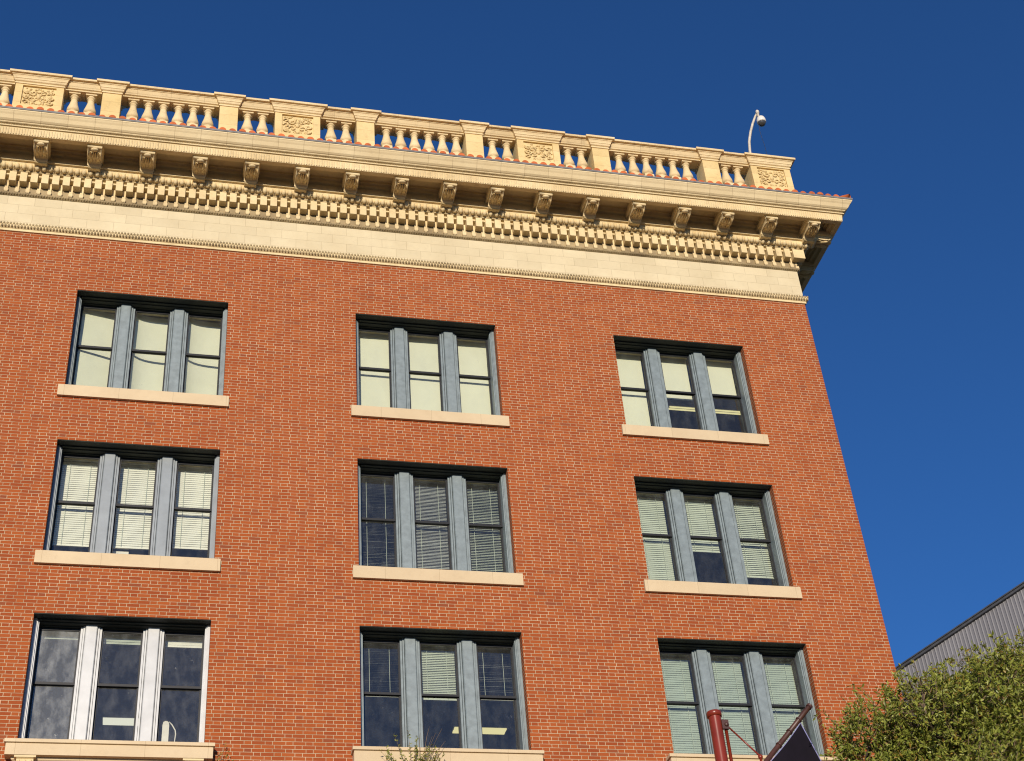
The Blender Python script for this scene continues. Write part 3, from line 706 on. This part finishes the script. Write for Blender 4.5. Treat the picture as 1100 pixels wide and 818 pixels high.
# white things standing inside on window sills
e = empty('household_object', (2.30, 0.66, 12.72)); tag(e, 'white rounded object with bent wire on inner sill of lower left window, right pane', 'household item')
m = MB(); m.rings(-0.055, 0.055, -0.03, 0.03, [(0, -0.6), (0, 0.10), (-0.012, 0.16), (-0.035, 0.185)]); o = m.build('housing', M['white_plastic'], e)
m = MB(); m.tube([(0.05, 0, 0.17), (0.10, 0, 0.12), (0.16, 0, 0.02), (0.17, 0, -0.05), (0.15, 0, -0.3), (0.05, 0, -0.5)], 0.012, 6); m.build('wire_arm', M['white_plastic'], e)
m = MB(); m.rings(-0.15, 0.15, -0.08, 0.08, [(0, 0), (0, 0.30), (-0.01, 0.305)]); m.box(-0.158, 0.158, -0.088, 0.088, 0.23, 0.296)
tag(m.build('storage_box', M['white_plastic'], None, (1.27, 0.75, 15.87)), 'white box on inner sill below cream blind of middle left window', 'box')

# ------------------------------------------------------------------ surveillance camera on the parapet
e = empty('surveillance_camera', (15.32, 0.22, 27.38)); tag(e, 'white dome security camera on curved pole above corner pedestal', 'security camera')
Rl = lambda pts: [(x - 15.32, y - 0.22, z - 27.38) for x, y, z in pts]
m = MB(); m.tube(Rl([(15.30, .20, 26.2), (15.30, .20, 27.4), (15.315, .20, 28.1), (15.36, .20, 28.45), (15.45, .19, 28.80), (15.56, .17, 29.12), (15.66, .14, 29.36), (15.70, .11, 29.44)]), [.034, .034, .034, .034, .033, .032, .030, .030], 10)
m.box(-0.09, 0.05, -0.055, 0.02, -0.6, -0.5); m.build('pole', M['pole_paint'], e)
m = MB(); m.lathe([(0.03, 0.20), (0.045, 0.22), (0.045, 0.30), (0.025, 0.33), (0.0, 0.34)], 12, (15.715 - 15.32, 0.08 - 0.22, 29.20 - 27.38)); m.lathe([(0.03, 0.08), (0.032, 0.21)], 10, (15.715 - 15.32, 0.08 - 0.22, 29.20 - 27.38)); m.build('bracket', M['pole_paint'], e)
cx, cy, cz = 15.745 - 15.32, 0.05 - 0.22, 29.10 - 27.38
m = MB(); m.lathe([(0.03, 0.175), (0.06, 0.16), (0.095, 0.115), (0.112, 0.06), (0.116, 0.0), (0.116, -0.03), (0.104, -0.045)], 18, (cx, cy, cz)); m.build('housing', M['white_plastic'], e)
m = MB(); m.lathe([(0.100, -0.045), (0.098, -0.075), (0.080, -0.115), (0.045, -0.145), (0.0, -0.155)], 18, (cx, cy, cz)); m.build('dome', M['smoke'], e)
m = MB(); m.tube(Rl([(15.66, .06, 29.02), (15.655, .06, 28.93), (15.665, .10, 28.80), (15.70, .14, 28.60), (15.735, .16, 28.35), (15.74, .18, 27.6), (15.70, .20, 26.5)]), 0.005, 5); m.build('cable', M['black'], e)

# ------------------------------------------------------------------ red post with outrigger, flagpole and flag
px, py = 9.375, -6.0
e = empty('red_post', (px, py, 0.13)); tag(e, 'dark red steel post with capped top and tie rod before lower right window', 'post')
m = MB(); m.lathe([(0.16, 0), (0.16, 0.03), (0.085, 0.04), (0.083, 9.94), (0.083, 9.955)], 28); m.build('shaft', M['red_paint'], e)
m = MB(); m.lathe([(0.083, 9.93), (0.099, 9.935), (0.101, 9.985), (0.096, 10.005), (0.02, 10.01)], 28); m.build('cap', M['red_paint'], e)
m = MB(); m.tube([(0.125, -0.02, 9.88), (0.125, -0.02, 8.7), (0.125, -0.02, 7.5)], 0.022, 10); m.box(0.07, 0.13, -0.03, -0.01, 9.80, 9.86); m.box(0.07, 0.13, -0.03, -0.01, 8.80, 8.86); m.build('side_rail', M['red_paint'], e)
m = MB(); m.box(0.06, 0.155, -0.075, -0.035, 9.74, 9.87); m.ell((0.12, -0.08, 9.80), 0.03, 0.02, 0.03); m.build('lug', M['brown_metal'], e)
m = MB(); m.tube([(0.12, -0.06, 9.80), (0.525, -0.06, 9.365)], 0.011, 8); m.ell((0.525, -0.06, 9.36), 0.035, 0.03, 0.035); m.build('tie_rod', M['red_paint'], e)
m = MB(); m.tube([(0.05, -0.06, 9.14), (0.70, -0.06, 9.14)], 0.04, 12); m.tube([(0.525, -0.06, 9.37), (0.525, -0.06, 9.14)], 0.018, 8); m.build('arm', M['red_paint'], e)
f0, f1 = Vector((9.80, -6.06, 9.25)), Vector((10.735, -6.06, 10.225))
e = empty('flagpole', tuple(f0)); tag(e, 'slanted brown flagpole rising beside the red post', 'flagpole')
m = MB(); m.tube([(0, 0, 0), tuple((f1 - f0) * 0.5), tuple(f1 - f0)], [0.036, 0.036, 0.034], 12); m.build('pole', M['brown_metal'], e)
m = MB(); d = (f1 - f0).normalized(); m.tube([tuple(f1 - f0 - d * 0.015), tuple(f1 - f0 + d * 0.03)], 0.043, 12); m.build('end_cap', M['brown_metal'], e)
for t_ in (0.42, 0.62, 0.80):
    m = MB(); m.tube([tuple((f1 - f0) * t_ - d * 0.012), tuple((f1 - f0) * t_ + d * 0.012)], 0.045, 12); m.build('ring', M['brown_metal'], e)
# banner: hoist edge along the pole, hanging in soft folds
me_ = MB(); nu, nv = 18, 22; G = []
a0, a1 = f1 - (f1 - f0) * 0.215, f0 - (f1 - f0) * 0.55
for j in range(nv + 1):
    for i in range(nu + 1):
        u_, v_ = i / nu, j / nv
        h = a0 + (a1 - a0) * u_ + Vector((0.030, 0, -0.028))
        drop = 1.35 * v_
        q = h + Vector((0.36 * drop, 0, -drop)) + Vector((0.02 * math.sin(7 * u_ + 2 * v_), 0.07 * math.sin(9.0 * u_ + 1.5 * v_) * v_ + 0.02 * math.sin(4 * v_), 0))
        G.append(tuple(q))
fs = [(j * (nu + 1) + i, j * (nu + 1) + i + 1, (j + 1) * (nu + 1) + i + 1, (j + 1) * (nu + 1) + i) for j in range(nv) for i in range(nu)]
me_.add(G, fs, 0, True)
for i in range(nu): me_.mi[i] = 0
fl = me_.build('flag', [M['flag'], M['hem']]); tag(fl, 'dark navy cloth flag hanging from the slanted pole', 'flag')
hm = MB(); hm.tube([G[j * (nu + 1)] for j in range(nv + 1)], 0.008, 5); hm.tube([G[i] for i in range(nu + 1)], 0.007, 5); hm.build('hem', M['hem'], fl)

# ------------------------------------------------------------------ weeds on the window ledges
def leafq(m, p, d, L, W, up, mi=0):
    d = d.normalized(); s_ = d.cross(up)
    if s_.length < 0.05: s_ = d.cross(Vector((1, 0, 0)))
    s_.normalize(); n_ = s_.cross(d) * (L * 0.10)
    m.add([p, p + d * L * 0.45 + s_ * W + n_, p + d * L, p + d * L * 0.45 - s_ * W + n_], [(0, 1, 2, 3)], mi)
def weed(root, tips, n_leaf, label, rs):
    e = empty('weed', root); tag(e, label, 'weed', 'weeds growing at the lower window ledges'); rg = random.Random(rs); st = MB(); lf = MB()
    for t_ in tips:
        t_ = Vector(t_); a = Vector((0, 0, 0)); mid = Vector((t_.x * 0.6 + rg.uniform(-.05, .05), t_.y * 0.95, t_.z * 0.45))
        pts = [a.lerp(mid, k / 4).lerp(mid.lerp(t_, k / 4), k / 4) for k in range(5)]
        st.tube(pts, [0.006, 0.005, 0.004, 0.003, 0.0015], 5)
        for k in range(n_leaf):
            f = rg.uniform(0.55, 1.0); i = min(3, int(f * 4)); p = pts[i].lerp(pts[i + 1], f * 4 - i)
            leafq(lf, p, Vector((rg.uniform(-1, 1), rg.uniform(-1, .3), rg.uniform(-.4, .9))), rg.uniform(.03, .06), rg.uniform(.007, .012), Vector((rg.uniform(-1, 1), rg.uniform(-1, 1), rg.uniform(-1, 1))))
    st.build('stem', M['twig'], e); lf.build('foliage', M['leaf'], e)
rgw = random.Random(41)
weed((6.35, -0.10, 11.45), [(rgw.uniform(-.62, .52), rgw.uniform(-.28, -.20), rgw.uniform(.42, .74)) for _ in range(20)] + [(-.35, -.24, .88), (-.1, -.24, .92), (.05, -.24, .84)], 26,
     'straggly weed with small leaves and bare twigs rising past ledge of lower middle window', 3)
w = bpy.data.objects['weed']; m = MB()
for t_ in ((.26, -.24, 1.02), (.47, -.25, .98), (.30, -.25, .84), (.10, -.24, .90), (.52, -.25, .76), (.36, -.24, .90)): m.tube([(0.02, -.02, .1), (t_[0] * .45 + .03, t_[1], .52), (t_[0] * .8, t_[1], t_[2] * .82), t_], [.005, .0045, .0035, .002], 5)
m.build('bare_twig', M['twig'], w)
weed((3.14, -0.10, 11.72), [(.12, -.02, .46), (.2, -.04, .3), (.05, -.05, .3), (.26, -.05, .16), (.0, -.06, .2), (-.04, -.06, .12)], 6, 'small dark sprig growing beside right end of lower left window ledge', 5)

# ------------------------------------------------------------------ office building behind with metal siding
A = Vector((24.9374, 16.0, 0)); d1 = Vector((0.61809, -0.78611, 0)); nrm = Vector((-0.78611, -0.61809, 0))
N = empty('office_building', tuple(A)); tag(N, 'modern building with grey ribbed metal siding and sloped roof edge behind tree', 'building')
rot = math.atan2(d1.y, d1.x); N.rotation_euler = (0, 0, rot)     # local x runs along the wall, local -y faces the street
zb = 21.45; top = lambda t: 22.36 + 0.2415 * t
T0, T1 = -3.6, 16.0
m = MB(); t_ = T0; k = 0
while t_ < T1 - 0.01:
    t2 = min(T1, t_ + 0.125); rb = 0.026 if k % 3 == 0 else 0.011; k += 1
    pr_ = [(t_, 0.0), (t_ + 0.060, 0.0), (t_ + 0.078, -rb), (t_ + 0.088, -rb), (t_ + 0.118, 0.0), (t2, 0.0)]
    for (a, ya), (b, yb) in zip(pr_[:-1], pr_[1:]):
        m.quad((a, ya, zb), (b, yb, zb), (b, yb, top(b)), (a, ya, top(a)))
    t_ = t2
m.build('siding', M['siding'], N)
m = MB()
for (y0, y1, a, b) in ((-0.10, 0.35, 0.0, 0.075), (-0.14, 0.35, 0.078, 0.12)):
    m.add([(T0, y0, top(T0) + a), (T1, y0, top(T1) + a), (T1, y1, top(T1) + a), (T0, y1, top(T0) + a), (T0, y0, top(T0) + b), (T1, y0, top(T1) + b), (T1, y1, top(T1) + b), (T0, y1, top(T0) + b)],
          [(0, 3, 2, 1), (4, 5, 6, 7), (0, 1, 5, 4), (1, 2, 6, 5), (2, 3, 7, 6), (3, 0, 4, 7)])
m.build('roof_edge', M['siding_trim'], N)
m = MB(); m.add([(T0, 0.05, top(T0)), (T1, 0.05, top(T1)), (T1, 14, top(T1)), (T0, 14, top(T0))], [(0, 1, 2, 3)])
m.build('roof', M['roof_felt'], N)
m = MB(); m.box(T0, T1, 0.06, 14, 0, zb - 0.02); m.box(T0, T1, -0.06, 0.06, zb - 0.05, zb - 0.003, 1); m.build('wall', [M['wall_grey'], M['siding_trim']], N)
m = MB(); m.add([(T1, .05, zb), (T1, 14, zb), (T1, 14, top(T1)), (T1, .05, top(T1))], [(0, 1, 2, 3)]); m.build('side_wall', M['siding'], N)
M['office_glass'] = simple('office_glass', (0.05, 0.07, 0.08), 0.06, 0.8)
t_ = T0 + 0.2
while t_ < T1 - 1.4:
    m = MB(); m.box(t_, t_ + 1.25, 0.0, 0.058, zb - 1.75, zb - 0.06); w = m.build('window', M['siding_trim'], N)
    m = MB(); m.box(t_ + 0.06, t_ + 1.19, -0.010, -0.001, zb - 1.69, zb - 0.12); m.build('pane', M['office_glass'], w); t_ += 1.40

# ------------------------------------------------------------------ tree in front of the right corner
TB = Vector((14.2, -6.8, 0.13))
tree = empty('oak_tree', tuple(TB)); tag(tree, 'leafy green oak tree crown in front of building corner', 'tree')
lobes = [((11.24, -6.6, 9.42), .50), ((11.95, -6.9, 9.70), .62), ((12.62, -6.4, 10.08), .46), ((12.70, -6.9, 9.72), .62), ((13.35, -6.7, 10.12), .74), ((14.0, -6.3, 10.22), .92), ((11.35, -6.5, 8.80), .72),
         ((12.55, -6.7, 8.95), 1.0), ((13.65, -6.9, 9.05), 1.15), ((14.5, -6.5, 10.2), 1.05), ((15.3, -7.0, 9.9), 1.2), ((15.6, -6.6, 9.0), 1.3), ((12.2, -7.3, 7.9), 1.2), ((14.0, -7.6, 7.8), 1.4),
         ((16.2, -7.2, 8.0), 1.2), ((13.2, -5.6, 8.2), 1.0), ((14.9, -5.5, 8.6), 1.2), ((12.1, -6.5, 9.4), .6), ((12.95, -6.5, 9.55), .8), ((11.7, -6.4, 9.0), .6), ((11.5, -7.0, 7.9), .8), ((11.05, -6.7, 8.6), .5)]
rg = random.Random(11); wood = MB(); lv = MB(); tw = MB()
trunk = [(0, 0, 0), (0.08, 0.05, 1.5), (-0.05, 0.0, 3.2), (-0.1, 0.1, 5.0), (-0.15, 0.1, 6.4)]
wood.tube(trunk, [0.34, 0.27, 0.23, 0.20, 0.17], 12)
for (c, r) in lobes:
    c = Vector(c) - TB; s_ = Vector(trunk[rg.choice((2, 3, 3, 4))]); mid = s_.lerp(c, 0.5) + Vector((rg.uniform(-.2, .2), rg.uniform(-.2, .2), -0.25))
    pts = [s_.lerp(mid, k / 5).lerp(mid.lerp(c, k / 5), k / 5) for k in range(6)]
    wood.tube(pts, [0.10, 0.08, 0.065, 0.05, 0.035, 0.02], 7)
    for b in range(7):
        d = Vector((rg.gauss(0, 1), rg.gauss(0, 1), rg.gauss(0, 1))).normalized()
        wood.tube([c - d * 0.1, c + d * r * 0.45 + Vector((0, 0, .04)), c + d * r * 0.85], [0.022, 0.014, 0.007], 5)
    ntw = int(520 * r * r + 150 * r)
    for k in range(ntw):
        d = Vector((rg.gauss(0, 1), rg.gauss(0, 1), rg.gauss(0, 1))).normalized()
        rad = r * (rg.uniform(0.45, 1.0) ** 0.5) * (0.82 + 0.24 * math.sin(d.x * 7 + c.x * 3) * math.sin(d.z * 6 + c.z * 2 + d.y * 5))
        p = c + d * rad; dirn = (d + Vector((rg.gauss(0, .5), rg.gauss(0, .5), rg.gauss(0, .5) + .25))).normalized()
        L = rg.uniform(0.14, 0.30); e_ = p + dirn * L
        tw.tube([p - dirn * 0.05, e_], [0.004, 0.002], 3)
        for q in range(rg.randint(9, 14)):
            f = rg.uniform(0.0, 1.05); pp = p.lerp(e_, f)
            ld = (dirn * 0.6 + Vector((rg.gauss(0, .7), rg.gauss(0, .7), rg.gauss(0, .7)))).normalized()
            leafq(lv, pp, ld, rg.uniform(0.055, 0.095), rg.uniform(0.011, 0.019), Vector((rg.gauss(0, 1), rg.gauss(0, 1), rg.gauss(0, 1) + .5)))
for (tp, cc) in (((11.30, -6.6, 10.32), (11.5, -6.7, 9.6)), ((11.08, -6.6, 10.05), (11.3, -6.6, 9.5)), ((11.62, -6.7, 10.25), (11.7, -6.8, 9.8)), ((12.03, -6.7, 10.50), (12.0, -6.8, 9.9)), ((10.75, -6.6, 9.75), (11.1, -6.6, 9.3)), ((10.72, -6.6, 9.35), (11.1, -6.6, 9.1)),
                 ((13.05, -6.6, 10.85), (13.1, -6.7, 10.3)), ((13.55, -6.6, 11.05), (13.5, -6.7, 10.5)), ((12.55, -6.4, 10.62), (12.6, -6.4, 10.1)), ((10.9, -6.5, 9.0), (11.3, -6.6, 8.9)), ((14.1, -6.4, 11.2), (14.0, -6.4, 10.7))):
    tp, cc = Vector(tp) - TB, Vector(cc) - TB
    for b in range(4):
        e_ = tp + Vector((rg.gauss(0, .10), rg.gauss(0, .10), rg.gauss(0, .08))); tw.tube([cc, cc.lerp(e_, .5) + Vector((.03, 0, .03)), e_], [.009, .006, .002], 4)
        for q in range(16):
            pp = cc.lerp(e_, rg.uniform(.35, 1.02)); leafq(lv, pp, Vector((rg.gauss(0, 1), rg.gauss(0, 1), rg.gauss(.3, 1))), rg.uniform(.05, .085), rg.uniform(.010, .017), Vector((rg.gauss(0, 1), rg.gauss(0, 1), rg.gauss(0, 1))))
trk = wood.build('trunk', M['bark'], tree); crown = lv.build('crown', M['leaf'], tree); tw.build('twigs', M['twig'], tree)
print('leaves', len(lv.f))
